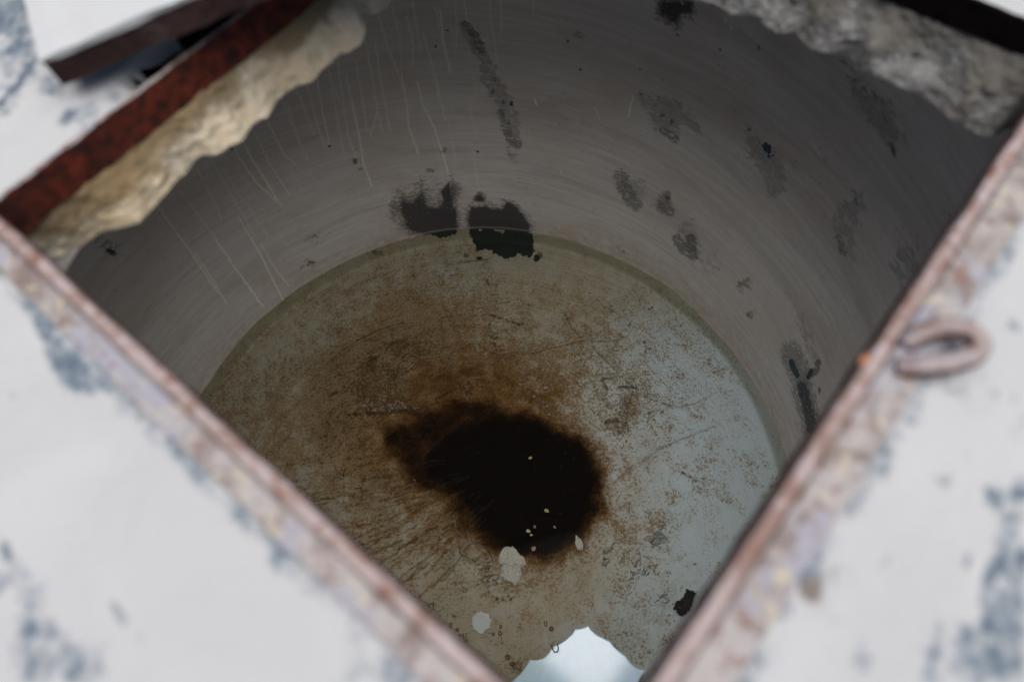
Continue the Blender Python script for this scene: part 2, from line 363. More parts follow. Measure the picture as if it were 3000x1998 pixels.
# --- wall
def build_wall():
    th = np.concatenate([np.linspace(-28, 208, 1500), np.linspace(209, 331, 80)])
    z = np.concatenate([np.linspace(FZ-.01, -.62, 460), np.linspace(-.60, CZ-.0005, 50)])
    T, Z = np.meshgrid(np.radians(th), z, indexing='ij'); nr, nc = T.shape
    T = T.ravel(); Z = Z.ravel()
    rr = TR + (fbm(T*6, Z*5, 3)-.5)*.012
    V = np.stack([TC[0]+rr*np.cos(T), TC[1]+rr*np.sin(T), Z], 1)
    F1 = gridfaces(nr, nc); last = (nr-1)*nc+np.arange(nc-1); F2 = np.stack([last, last+1, np.arange(1, nc), np.arange(nc-1)], 1)
    me = npmesh('wall', V, np.concatenate([F1, F2]))
    X, Y = pix(V); d = (V-CP) @ Fv
    back = (V[:, 1] < 0.0) | (d < .1); X = np.where(back, -9e3, X); Y = np.where(back, -9e3, Y)
    dk = Marks(X, Y)
    # the two large patches at the waterline
    dk.poly([(1150, 620), (1165, 560), (1200, 575), (1235, 530), (1270, 600), (1290, 580), (1320, 520), (1345, 540), (1350, 640), (1352, 690), (1290, 705), (1200, 700), (1172, 668)], 34, .86, 12, 3)
    dk.poly([(1175, 600), (1345, 600), (1350, 690), (1210, 697)], 22, .92, 9, 4)
    dk.poly([(1375, 600), (1420, 590), (1470, 610), (1480, 585), (1530, 605), (1560, 655), (1565, 690), (1560, 720), (1375, 720), (1362, 650)], 22, .96, 12, 5)
    dk.poly([(1290, 560), (1318, 530), (1325, 590), (1300, 600)], 8, 1, 3, 6)
    dk.spot(1405, 582, 20, 12, 0, .8); dk.spot(1155, 615, 16, 40, 0, .62)
    # smear on the upper wall
    dk.line([(1365, 75), (1390, 105), (1412, 150)], 16, .55, 14, 4); dk.line([(1465, 330), (1480, 380), (1500, 410), (1520, 425)], 14, .52, 14, 5)
    dk.spot(1498, 305, 6, 9, 0, .9); 
    for q in [(1450, 235), (1444, 270), (1475, 300), (1472, 330), (1490, 360)]: dk.spot(*q, 6, 8, 0, .7)
    # others
    dk.line([(1820, 520), (1832, 560), (1862, 600)], 26, .60, 20, 5); dk.line([(1950, 575), (1940, 610), (1962, 622)], 20, .6, 16, 5)
    dk.line([(1984, 700), (2000, 725), (2030, 750), (2022, 700)], 20, .66, 14, 4)
    dk.line([(1940, 380), (1965, 400), (1980, 410)], 12, .55, 12, 4); dk.spot(1940, 340, 9, 7, 0, .7); dk.spot(1968, 358, 7, 9, 0, .7); dk.spot(1875, 275, 8, 5, 30, .6)
    dk.line([(2320, 1035), (2345, 1100), (2360, 1180), (2385, 1270)], 40, .60, 34, 6); dk.line([(2350, 1130), (2368, 1200), (2380, 1260)], 20, .8, 24, 6)
    dk.line([(2397, 1060), (2392, 1090), (2368, 1105)], 9, .7, 9, 3); dk.spot(2400, 1145, 5, 12, 0, .8)
    dk.poly([(1915, -10), (2045, -10), (2040, 50), (2000, 60), (1990, 90), (1960, 75), (1925, 50)], 26, .85, 8, 8)
    dk.poly([(2440, 130), (2500, 190), (2600, 290), (2640, 370), (2620, 400), (2560, 340), (2480, 250)], 40, .42, 14, 9)
    dk.line([(2607, 420), (2622, 450)], 9, .75, 8); dk.line([(2455, 700), (2470, 740)], 10, .6, 14, 4); dk.line([(2500, 560), (2515, 600)], 8, .5, 10)
    dk.spot(324, 738, 20, 10, 20, .85); dk.spot(320, 715, 40, 18, 20, .45); dk.spot(2195, 380, 8, 8, 0, .7); dk.spot(2505, 585, 7, 5, 0, .7)
    dk.spot(1040, 472, 8, 12, 0, .75); dk.spot(1058, 495, 16, 6, 0, .45); dk.spot(679, 438, 8, 5, 0, .6); dk.spot(1260, 500, 14, 8, 0, .6); dk.spot(1400, 445, 4, 4)
    for q in [(2110, 147), (2223, 140), (2124, 100), (1700, 205), (1663, 122), (1276, 137), (1310, 90), (965, 429), (1985, 103)]: dk.spot(*q, 5, 5, 0, .8)
    sc = Marks(X, Y)
    sc.line([(1365, 85), (1400, 140), (1430, 200), (1460, 260), (1480, 330), (1510, 420)], 20, .70, 22, 10)
    sc.line([(1430, 230), (1480, 300), (1500, 350)], 34, .66, 24, 12); sc.line([(1495, 430), (1510, 465)], 18, .5, 16)
    sc.poly([(1860, 270), (1940, 280), (2000, 300), (2060, 360), (2055, 400), (2000, 370), (1985, 420), (1940, 400), (1900, 350)], 26, .70, 14, 3)
    sc.poly([(2185, 380), (2220, 400), (2290, 460), (2310, 560), (2260, 590), (2235, 530), (2190, 460)], 22, .72, 10, 4)
    sc.poly([(2440, 590), (2500, 580), (2530, 560), (2540, 620), (2510, 680), (2505, 770), (2470, 760), (2440, 660)], 24, .64, 12, 5)
    sc.poly([(1975, 650), (2030, 640), (2050, 700), (2060, 760), (2000, 740)], 24, .62, 10, 6); sc.spot(1850, 560, 46, 40, 0, .62); sc.spot(1945, 600, 34, 34, 0, .6)
    sc.line([(2340, 930), (2370, 1000), (2390, 1060)], 14, .5, 20, 4); sc.poly([(2290, 1020), (2340, 1050), (2400, 1180), (2420, 1260), (2350, 1200)], 24, .5, 10, 7)
    sc.spot(2080, 770, 40, 50, -30, .45); sc.spot(1250, 560, 110, 50, 0, .42); sc.spot(320, 725, 70, 30, 20, .42)
    sc.poly([(2480, 220), (2600, 300), (2660, 420), (2600, 430), (2500, 320)], 30, .7, 10, 2); sc.spot(2660, 770, 50, 90, 0, .55); sc.spot(1695, 105, 22, 12, 10, .6)
    dr = Marks(X, Y)
    D = [((520, 551), (600, 655), (678, 765)), ((615, 459), (650, 525), (696, 602), (745, 690)), ((575, 490), (640, 620), (650, 645)), ((666, 400), (700, 460), (750, 535), (822, 600)),
         ((826, 291), (865, 390), (903, 469)), ((867, 260), (895, 330), (920, 392)), ((962, 199), (985, 330), (1010, 468)), ((929, 235), (945, 330), (965, 422)), ((1015, 230), (1045, 360), (1067, 485), (1089, 546)),
         ((1041, 173), (1060, 280), (1075, 385)), ((571, 741), (620, 815), (663, 889)), ((628, 700), (700, 800), (770, 899)), ((765, 715), (800, 780), (847, 838)), ((700, 640), (760, 740), (828, 876)),
         ((1432, 0), (1440, 80), (1452, 140), (1457, 194)), ((1332, 0), (1338, 60), (1337, 143)), ((1289, 31), (1300, 130), (1319, 214)), ((1238, 97), (1262, 180), (1280, 250), (1304, 352)),
         ((1176, 219), (1190, 290), (1197, 370), (1225, 450)), ((1222, 240), (1240, 310), (1270, 370), (1290, 430), (1312, 505)), ((1110, 50), (1130, 120), (1160, 200), (1185, 272)), ((1100, 130), (1115, 240), (1142, 380)),
         ((1150, 20), (1170, 110), (1178, 200)), ((1208, 0), (1222, 90), (1233, 150)), ((1360, 0), (1370, 70)), ((1468, 0), (1470, 92)), ((1560, 0), (1562, 40)), ((1070, 110), (1085, 200), (1107, 330)), ((985, 160), (1000, 260), (1020, 400), (1050, 480)),
         ((900, 250), (940, 400), (950, 430)), ((780, 345), (830, 450), (866, 485)), ((735, 370), (790, 480), (848, 570)), ((1275, 20), (1290, 100), (1318, 205), (1332, 203)), ((840, 300), (880, 420)), ((460, 600), (500, 660), (560, 740), (640, 860)),
         ((1105, 330), (1085, 400)), ((1104, 320), (1120, 385)), ((1190, 50), (1210, 130), (1208, 200)), ((695, 385), (740, 470), (815, 590)), ((1566, 292), (1571, 310)), ((1742, 315), (1757, 350)), ((1855, 285), (1840, 345)), ((2380, 420), (2400, 455)), ((2118, 50), (2150, 95)), ((1640, 495), (1645, 510))]
    rnd = random.Random(4)
    for d_ in D: dr.line(list(d_), rnd.uniform(1.4, 3.2), rnd.uniform(.6, 1.2), 2.4, 3, 3)
    for k in range(40):
        x0 = rnd.uniform(420, 1500); y0 = rnd.uniform(0, 560); L = rnd.uniform(60, 220)
        t = L/(1955-y0); dr.line([(x0, y0), (x0+(1634-x0)*t, y0+L)], 1.6, rnd.uniform(.15, .45), 3, 5, k)
    dr.line([(1560, 40), (1720, 100), (1840, 180), (1940, 240)], 1.5, .4, 3); dr.line([(1300, 390), (1450, 395), (1620, 430)], 2, .35, 4)
    ru = Marks(X, Y)
    for (x, y, r, a) in [(1405, 580, 26, .7), (2180, 835, 34, .6), (2205, 920, 24, .6), (1957, 578, 16, .62), (920, 700, 40, .5), (905, 775, 30, .6), (1820, 733, 20, .6), (1865, 222, 14, .45), (930, 680, 70, .36), (2265, 563, 12, .55), (1155, 600, 30, .5), (2780, 630, 8, .9), (1300, 442, 20, .5), (930, 300, 30, .35), (2550, 655, 24, .45), (1875, 205, 8, .6)]: ru.spot(x, y, r, r*.8, 0, a, .8)
    bl = Marks(X, Y); bl.poly([(2230, 425), (2244, 416), (2258, 428), (2262, 446), (2252, 452), (2238, 442)], 10, .9, 6, 4, 12); bl.line([(2255, 448), (2250, 462), (2264, 458)], 4, .6, 6, 3); bl.line([(2318, 1060), (2335, 1100)], 10, .8, 8)
    bl.line([(2378, 1085), (2368, 1105)], 8, .7, 8); bl.spot(2350, 1150, 14, 24, 0, .55)
    wt = Marks(X, Y); wt.poly([(1420, 62), (1436, 58), (1438, 72), (1424, 76)], 5, .35)
    low = np.exp(-np.clip(Z-WZ, 0, 9)/.10)
    low = low*(.55+.9*(fbm(T*9, Z*14, 9)-.5)*2*.6)
    drybg = sstep(.60, .75, fbm(T*45, Z*1.2, 21))*.25*sstep(-1.55, -1.2, Z)*np.where(back, 1, 0)
    lip = np.exp(-((Z-WZ-.006)/.004)**2)*.35
    attr4(me, 'marks', dk.v, sc.v, np.maximum(dr.v, drybg), ru.v)
    attr4(me, 'marks_more', np.clip(low, 0, 1), bl.v, np.maximum(wt.v, lip), 0)
    attrv(me, 'strip', T*TR, Z, 0*Z)
    return link('wall', me, M_wall, cistern)
build_wall()

# --- floor
BLOB = [(1240, 1190), (1320, 1160), (1390, 1150), (1470, 1165), (1550, 1185), (1630, 1230), (1700, 1255), (1740, 1290), (1768, 1350), (1776, 1430), (1768, 1500), (1740, 1555), (1695, 1600), (1660, 1635), (1600, 1655), (1540, 1645), (1470, 1615),
        (1390, 1590), (1340, 1545), (1290, 1490), (1230, 1450), (1180, 1400), (1140, 1340), (1110, 1290), (1110, 1240), (1170, 1215)]
CORE = [(1370, 1225), (1450, 1195), (1540, 1225), (1650, 1270), (1730, 1320), (1754, 1400), (1750, 1480), (1710, 1555), (1655, 1610), (1590, 1640), (1500, 1625), (1430, 1575), (1370, 1510), (1300, 1440), (1240, 1380), (1225, 1330), (1280, 1290)]
def build_floor():
    n = 720; xs = np.linspace(-1.06, 1.06, n)
    A, B = np.meshgrid(xs, xs, indexing='ij'); A = A.ravel(); B = B.ravel(); r = np.hypot(A, B)
    V = np.stack([TC[0]+A, TC[1]+B, np.zeros_like(A)], 1)
    V[:, 2] = FZ + .045*sstep(TR-.036, TR+.004, r)**1.3 + (fbm(A*9, B*9, 5)-.5)*.004
    flat = V.copy(); flat[:, 2] = FZ
    X, Y = pix(flat); bad = flat[:, 1] < -.3; X = np.where(bad, -9e3, X); Y = np.where(bad, -9e3, Y)
    bl = Marks(X, Y)
    bl.poly(BLOB, 66, .68, 24, 3, 50); bl.poly(CORE, 60, 1.02, 20, 4, 60, -7)
    bl.poly([(1200, 1080), (1340, 1000), (1500, 1040), (1640, 1120), (1700, 1230), (1600, 1260), (1400, 1230), (1280, 1230), (1150, 1200)], 90, .36, 20, 5, 70)
    bl.poly([(1000, 1200), (1180, 1240), (1300, 1480), (1400, 1600), (1250, 1580), (1080, 1420)], 90, .20, 20, 6, 70)
    bl.poly([(1080, 1150), (1300, 1080), (1600, 1110), (1740, 1240), (1800, 1450), (1700, 1680), (1480, 1700), (1250, 1600), (1060, 1400)], 90, .22, 24, 9, 60)
    # brown sediment amount
    left = sstep(1750, 900, X+.15*(Y-1000)); d0 = np.hypot(X-1450, (Y-1330)*1.05)
    br = .25+.14*left*sstep(1900, 1500, Y)+.26*sstep(620, 230, d0)+.24*sstep(420, 120, np.hypot(X-1180, Y-1120))+.16*sstep(380, 90, np.hypot((X-1450)*.7, Y-1130))
    br = br+(fbm(X/170, Y/170, 11)-.5)*.42+(fbm(X/45, Y/45, 12)-.5)*.20
    br = br-.08*sstep(1850, 2200, X)*sstep(900, 1100, Y)-.05*sstep(1600, 1850, Y)-.10*sstep(860, 740, Y)
    br = br+.16*(.4+1.3*fbm(X/24, Y/24, 81, 3))*sstep(330, 120, np.hypot((X-980)*.9, Y-1330))+.10*sstep(200, 80, np.hypot(X-1050, (Y-1180)*1.3))
    br = br+.10*sstep(1850, 2050, X)*sstep(2300, 2150, X)*0+.02*sstep(1700, 1900, X)
    tone = np.clip(sstep(1150, 780, Y)*.9+sstep(2000, 1300, X-.25*(Y-1100))+sstep(260, 120, np.abs(d0-330))*.25, 0, 1)
    br = np.where(bad, .3+(fbm(A*3, B*3, 3)-.5)*.5, br)
    pale = Marks(X, Y)
    cr = lambda pts, w, a: pale.line([(900+x/1.96, 700+y/1.96) for x, y in pts], w*.75, a*.62, 1.8, 3, 5)
    cr([(580, 750), (640, 690), (750, 675), (810, 655), (870, 630), (930, 600), (985, 598), (1040, 640), (1090, 660), (1180, 645), (1310, 650), (1400, 625), (1500, 600), (1590, 580), (1700, 588), (1850, 570)], 3.2, .8)
    cr([(1480, 430), (1520, 500), (1590, 580), (1660, 640), (1740, 720), (1820, 800), (1900, 870), (1950, 910), (2060, 945), (2140, 965), (2240, 935), (2352, 880)], 2.6, .7)
    cr([(780, 580), (810, 650), (830, 700), (870, 780), (890, 850), (910, 910), (940, 965)], 3.2, .8); cr([(780, 580), (790, 540), (820, 520)], 2.4, .6)
    cr([(2352, 1070), (2200, 1130), (2080, 1175), (2020, 1210), (1960, 1250), (1880, 1300), (1820, 1340), (1760, 1400)], 3.6, .75); cr([(1700, 1220), (1620, 1210)], 2, .4)
    cr([(30, 1365), (120, 1360), (200, 1360)], 3, .7); cr([(120, 460), (130, 560), (130, 700), (120, 750)], 2.2, .5); cr([(130, 490), (200, 465), (300, 450)], 2, .4)
    cr([(940, 800), (1000, 800)], 2, .7); cr([(900, 470), (960, 430), (1080, 370), (1200, 345)], 2, .35); cr([(880, 330), (890, 430)], 2, .35); cr([(950, 685), (1100, 695), (1180, 710)], 3, .35)
    cr([(620, 665), (590, 670), (520, 715)], 2.4, .45); cr([(130, 710), (300, 590), (450, 520), (600, 480)], 3, .45); cr([(0, 880), (130, 750)], 2, .3)
    cr([(640, 1170), (700, 1160), (740, 1180), (800, 1185)], 3, .5); cr([(940, 1240), (990, 1220)], 5, .45); cr([(1920, 1270), (1970, 1350)], 3, .35); cr([(1800, 600), (1700, 610)], 2, .3)
    c7 = lambda pts, w, a: pale.line([(900+x/1.9625, 1300+y/1.9625) for x, y in pts], w*1.05, a*1.1, 2.0, 4, 6)
    c7([(490, 805), (560, 790), (630, 720), (660, 680), (740, 600), (760, 520), (820, 480), (870, 500), (900, 540), (960, 570), (1020, 590), (1050, 670)], 3, .85)
    c7([(870, 500), (865, 560), (880, 640), (850, 690), (820, 740), (780, 780)], 3, .8); c7([(880, 640), (960, 680), (1060, 670), (1030, 610)], 3.6, .85); c7([(920, 500), (940, 560), (900, 600), (880, 640)], 3, .7)
    c7([(820, 450), (850, 440), (860, 480)], 4, .6); c7([(560, 840), (640, 890), (760, 980)], 1.6, .35); c7([(430, 180), (440, 400), (520, 560)], 2, .3); c7([(280, 540), (330, 600)], 2, .3)
    flk = Marks(X, Y)   # crumbly pale areas
    def f7(pts, a, so=8): flk.poly([(900+x/1.9625, 1300+y/1.9625) for x, y in pts], so, a, 5, 3, 14)
    f7([(1010, 790), (1040, 740), (1090, 750), (1100, 810), (1040, 830)], .8); f7([(980, 700), (1080, 690), (1080, 740), (1000, 740)], .4)
    f7([(890, 820), (925, 825), (920, 855), (890, 850)], .7); f7([(1150, 870), (1185, 880), (1175, 915), (1150, 900)], .7); f7([(1960, 520), (2030, 495), (2080, 550), (2040, 600), (1970, 570)], .55)
    f7([(1690, 610), (1760, 570), (1770, 610), (1710, 640)], .55); f7([(1700, 650), (1735, 650), (1730, 700), (1695, 690)], .7); f7([(1830, 700), (1970, 690), (1980, 760), (1860, 790)], .35, 20)
    f7([(695, 920), (725, 915), (730, 950), (700, 950)], .9, 4); f7([(1090, 850), (1140, 840), (1150, 870), (1100, 870)], .3); f7([(860, 1090), (915, 1085), (915, 1140), (880, 1150)], .7); f7([(1180, 1270), (1230, 1265), (1235, 1310), (1190, 1320)], .7, 5)
    f7([(830, 980), (850, 980), (850, 1005), (830, 1005)], .6, 4); f7([(870, 910), (895, 915), (890, 940)], .4)
    f7([(2000, 860), (2060, 840), (2090, 900), (2040, 940)], .35, 14); f7([(610, 200), (618, 205), (618, 222), (610, 215)], .9, 2)
    def f5(pts, a, so=8): flk.poly([(900+x/1.96, 700+y/1.96) for x, y in pts], so, a, 5, 3, 10)
    f5([(270, 920), (450, 905), (640, 940), (660, 980), (480, 1000), (290, 985)], .55, 12); f5([(400, 760), (520, 780), (600, 850), (560, 900), (420, 860)], .3, 22)
    f5([(1720, 900), (1900, 880), (1850, 980), (1820, 1080), (1730, 1060)], .3, 16); f5([(1830, 1000), (1860, 1060), (1800, 1200), (1760, 1120)], .45, 18); f5([(1890, 870), (1920, 880), (1840, 1000)], .5, 10)
    f5([(1030, 540), (1060, 520), (1110, 540), (1105, 575), (1060, 590)], .45, 6); f5([(590, 665), (625, 665), (625, 695)], .4, 4)
    for q in [(1290, 858), (1370, 855), (1300, 905), (1352, 938), (1390, 1005), (1385, 965), (1220, 835), (1150, 755), (1570, 660), (1270, 800)]: flk.spot(900+q[0]/1.96, 700+q[1]/1.96, 7, 6, 0, .8)
    flk.spot(1004, 1392, 26, 12, 0, .5)
    dk = Marks(X, Y)
    dl = lambda pts, w, a, so=3: dk.line([(900+x/1.96, 700+y/1.96) for x, y in pts], w, a, so, 3, 8)
    dl([(220, 1000), (300, 1010), (400, 1002), (500, 995), (580, 990)], 7, .8); dl([(590, 990), (660, 1030), (720, 1070)], 8, .7, 5); dl([(640, 1050), (700, 1075)], 6, .7)
    dl([(870, 790), (895, 860), (915, 920), (930, 960)], 5, .8); dl([(925, 830), (945, 850), (935, 890), (900, 880)], 6, .75, 4); dl([(740, 920), (800, 890), (860, 860)], 4, .6)
    dl([(1680, 810), (1700, 830), (1718, 860)], 5, .8); dl([(1700, 805), (1755, 805)], 4, .7); dl([(1790, 850), (1890, 858)], 5, .75); dl([(1870, 880), (1840, 960), (1830, 1060)], 2.4, .5); dl([(1770, 1085), (1810, 1080), (1825, 1060)], 5, .8)
    dl([(1720, 1055), (1740, 1045), (1775, 1045)], 10, .8); dl([(1680, 860), (1710, 960), (1715, 1060)], 2, .35); dl([(1060, 440), (1150, 470), (1215, 495)], 3, .8); dl([(1200, 490), (1218, 495)], 5, .9)
    dl([(780, 390), (820, 450), (870, 570)], 6, .35, 8); dl([(360, 685), (390, 690)], 8, .7); dl([(140, 895), (170, 885)], 6, .7); dl([(385, 105), (440, 100)], 4, .7); dl([(1035, 240), (1045, 270)], 3, .7)
    dl([(780, 1090), (830, 1105)], 5, .6); dl([(610, 1135), (650, 1135)], 5, .6); dl([(1480, 430), (1495, 460)], 5, .5); dl([(2150, 1340), (2235, 1388)], 3, .8); dl([(2160, 1345), (2240, 1390)], 2.4, .9); dl([(1960, 405), (1980, 395)], 3, .7)
    dl([(1600, 490), (1620, 510)], 3, .6); dl([(800, 155), (950, 130), (1040, 120)], 2, .5); dl([(130, 700), (300, 580), (420, 520), (560, 485)], 2.2, .5); dl([(820, 215), (860, 205)], 3, .6); dl([(1270, 380), (1290, 385)], 3, .8)
    dl([(1720, 1130), (1760, 1125)], 4, .5); dl([(860, 430), (880, 440)], 5, .5); dl([(1275, 940), (1300, 915)], 5, .4); dl([(1330, 960), (1350, 990)], 6, .4); dl([(1060, 600), (1080, 610)], 4, .6)
    dk.spot(1449, 985, 14, 10, 20, .85); dk.spot(1474, 973, 10, 9, 0, .4); dk.spot(1770, 1476, 6, 6, 0, .8)
    for (x, y, rx, ry) in [(1843, 955, 3, 6), (1887, 1004, 3, 4), (1890, 1030, 3, 4), (1580, 750, 9, 9), (1365, 750, 8, 6), (1530, 948, 3, 3), (1941, 1208, 3, 3), (2062, 1404, 4, 4), (1435, 950, 4, 4), (1449, 1010, 4, 4), (1615, 1890, 4, 4), (2063, 1404, 4, 3), (1905, 1080, 3, 3), (1958, 1801, 5, 3), (1457, 1752, 5, 4), (1560, 1764, 3, 3), (2036, 1652, 5, 3), (1424, 1622, 4, 4)]: dk.spot(x, y, rx, ry, 0, .9)
    # brushed ridges pointing to the blob, lower left
    ang = np.arctan2(Y-1330, X-1500); rad = np.hypot(X-1500, Y-1330)
    tx = sstep(1700, 1250, X)*sstep(1250, 1450, Y)*sstep(640, 420, np.hypot(X-1150, Y-1550)); tx = np.where(bad, 0, tx)
    swf = sstep(1650, 1200, X)*sstep(1050, 950, np.abs(Y-400)+600)*.5; swf = np.where(bad, .2, np.clip(swf, 0, 1))
    ridg = Marks(X, Y); rnd = random.Random(7)
    for k in range(70):
        a0 = rnd.uniform(2.05, 2.85); r0 = rnd.uniform(230, 520); L = rnd.uniform(40, 150); bnd = rnd.uniform(-.12, .12)
        P0 = (1560+r0*math.cos(a0), 1270+r0*math.sin(a0)*.95); a1 = a0+.1
        ridg.line([P0, (P0[0]+L*math.cos(a1+bnd), P0[1]+L*math.sin(a1+bnd)*.8)], rnd.uniform(2, 4), rnd.uniform(.25, .6), 4, 6, k)
    br = br+.75*ridg.v
    for k in range(60):
        a0 = rnd.uniform(2.05, 2.85); r0 = rnd.uniform(230, 480); L = rnd.uniform(30, 110)
        P0 = (1560+r0*math.cos(a0), 1270+r0*math.sin(a0)*.95)
        pale.line([P0, (P0[0]+L*math.cos(a0+.12), P0[1]+L*math.sin(a0+.12)*.8)], 2.0, rnd.uniform(.2, .55), 3, 5, k)
    for k in range(26):
        x0 = rnd.uniform(960, 1300); y0 = rnd.uniform(1080, 1200); dk.line([(x0, y0), (x0+rnd.uniform(20, 70), y0-rnd.uniform(-8, 12))], 1.5, rnd.uniform(.25, .5), 3, 4, k)
    for k in range(16):
        x0 = rnd.uniform(1040, 1300); y0 = rnd.uniform(770, 1090); dk.line([(x0, y0), (x0+rnd.uniform(-8, 8), y0+rnd.uniform(10, 40))], 2, rnd.uniform(.25, .55), 4, 4, k)
    for k in range(16):
        x0 = rnd.uniform(780, 860); y0 = rnd.uniform(1010, 1100); dk.line([(x0, y0), (x0+rnd.uniform(-8, 12), y0+rnd.uniform(12, 34))], 2, rnd.uniform(.25, .5), 4, 4, k)
    rag = fbm(X/5, Y/5, 33, 3)
    brk = sstep(.34, .52, fbm(X/11, Y/11, 71, 3)); pale.v *= (.35+.65*brk)*(1-.9*sstep(.35, .6, bl.v))
    palev = np.maximum(pale.v, sstep(.42, .62, flk.v*.9+(rag-.5)*1.3*(flk.v > .02))*.9)
    scat = sstep(.66, .76, fbm(X/3.2, Y/4.5, 61, 2))*sstep(.50, .62, fbm(X/140, Y/140, 62, 3))
    dk.v *= .25+.75*sstep(.38, .52, fbm(X/7, Y/7, 72, 3))
    dkv = np.maximum(dk.v, scat*.30)
    edge = sstep(TR-.030, TR-.016, r)
    dp = Marks(X, Y)
    dp.poly([(1370, 690), (1560, 690), (1562, 740), (1550, 758), (1520, 745), (1490, 762), (1450, 748), (1425, 730), (1400, 735)], 14, 1.0, 12, 5)
    dp.poly([(1210, 680), (1350, 680), (1345, 700), (1300, 708), (1250, 705)], 8, .9, 5, 6); dp.spot(1572, 757, 9, 10, 0, .95); dp.spot(1405, 757, 12, 6, 0, .7)
    attr4(me := npmesh('floor', V, _floorfaces(n, r)), 'marks', bl.v, br, np.clip(palev, 0, 1), dkv)
    attr4(me, 'marks_more', edge, tx, swf, dp.v); attr4(me, 'tone', tone); attrv(me, 'polar', np.arctan2(B+.12, A+.02)*.6, np.hypot(A+.02, B+.12), 0*A)
    link('floor', me, M_floor, cistern)
def _floorfaces(n, r):
    f = gridfaces(n, n); return f[(r[f] < TR+.008).all(1)]
build_floor()

# --- outlines of the broken opening on the slab's underside
JU1 = [(153, 765), (240, 714), (286, 679), (408, 653), (449, 597), (490, 561), (566, 474), (592, 454), (633, 454), (679, 423), (704, 413), (735, 367), (781, 342), (816, 286), (867, 255), (908, 240), (944, 204), (990, 158), (1020, 158), (1051, 133), (1069, 92), (1061, 41), (1092, 41), (1122, 26), (1143, 0)]
JU2 = [(2073, 0), (2145, 36), (2227, 56), (2257, 77), (2288, 97), (2329, 92), (2359, 128), (2410, 153), (2461, 153), (2492, 163), (2512, 204), (2579, 224), (2630, 250), (2696, 270), (2737, 306), (2767, 337), (2798, 347), (2844, 378), (2900, 403), (2941, 423)]
def jag(pts, side):
    q = [at(x, y, CZ)[:2] for x, y in pts]
    loc = [((p-HC) @ hu, (p-HC) @ hw) for p in q]
    return loc
ju1 = sorted(jag(JU1, 1)); ju2 = sorted(jag(JU2, 2), key=lambda v: -v[1])
rng = random.Random(2)
u1s = [-HA-.01]+[a for a, b in ju1 if -HA < a < HA]; u1t = [ju1[0][1]]+[b for a, b in ju1 if -HA < a < HA]
xe = u1s[-1]
while xe < HA: xe += .02 + rng.uniform(0, .01); u1s.append(xe); u1t.append(ju1[-1][1]+rng.uniform(-.006, .006))
u2t = [b for a, b in ju2 if -HB < b < HB][::-1]; u2s = [a for a, b in ju2 if -HB < b < HB][::-1]
while u2t[-1] < HB: u2t.append(u2t[-1]+.02); u2s.append(ju2[0][0]+rng.uniform(-.006, .006))
while u2t[0] > -HB: u2t.insert(0, u2t[0]-.02); u2s.insert(0, HA+rng.uniform(-.01, .01))

def edge_strip(name, mat, along, off, lo, hi, axis, ztop, base, seed, amp):
    """vertical broken face of the slab from the steel down to the ragged underside edge"""
    n = 340; nz = 60; s = np.linspace(lo, hi, n); jg = np.interp(s, along, off)
    rows = []
    for k in range(nz):
        t = k/(nz-1); z = ztop*(1-t)+CZ*t
        w = t**.8; o = base*(1-w)+jg*w
        zz_ = np.full(n, z)
        nn = (fbm(s*26, zz_*30+seed, seed, 5)-.5)*amp*1.7*(.35+math.sin(math.pi*t))
        nn = nn+np.abs(fbm(s*85, zz_*85+seed, seed+3, 4)-.5)*amp*1.1
        sgn = -1
        o2 = o+sgn*nn; zz = np.full(n, z)+(fbm(s*60, zz_*60+9, seed+5, 3)-.5)*.008*(0 if k in (0,) else 1)
        if axis == 't': P = np.array([hp(a, b, c) for a, b, c in zip(s, o2, zz)])
        else: P = np.array([hp(b, a, c) for a, b, c in zip(s, o2, zz)])
        rows.append(P)
    V = np.concatenate(rows); me = npmesh(name, V, gridfaces(nz, n)); return link(name, me, mat, cistern)
e1 = edge_strip('opening_edge', M_tan, u1s, u1t, -HA-.01, HA+.01, 't', -.036, HB+.006, 11, .007); e1['label'] = 'tan broken concrete edge below the red rusted rail'
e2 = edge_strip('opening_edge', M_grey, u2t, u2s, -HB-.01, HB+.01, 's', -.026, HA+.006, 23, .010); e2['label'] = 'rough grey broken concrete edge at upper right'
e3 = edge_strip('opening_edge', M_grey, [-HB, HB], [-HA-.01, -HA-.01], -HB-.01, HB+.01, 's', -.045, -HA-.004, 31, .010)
e4 = edge_strip('opening_edge', M_grey, [-HA, HA], [-HB-.01, -HB-.01], -HA-.01, HA+.01, 't', -.045, -HB-.004, 37, .010)

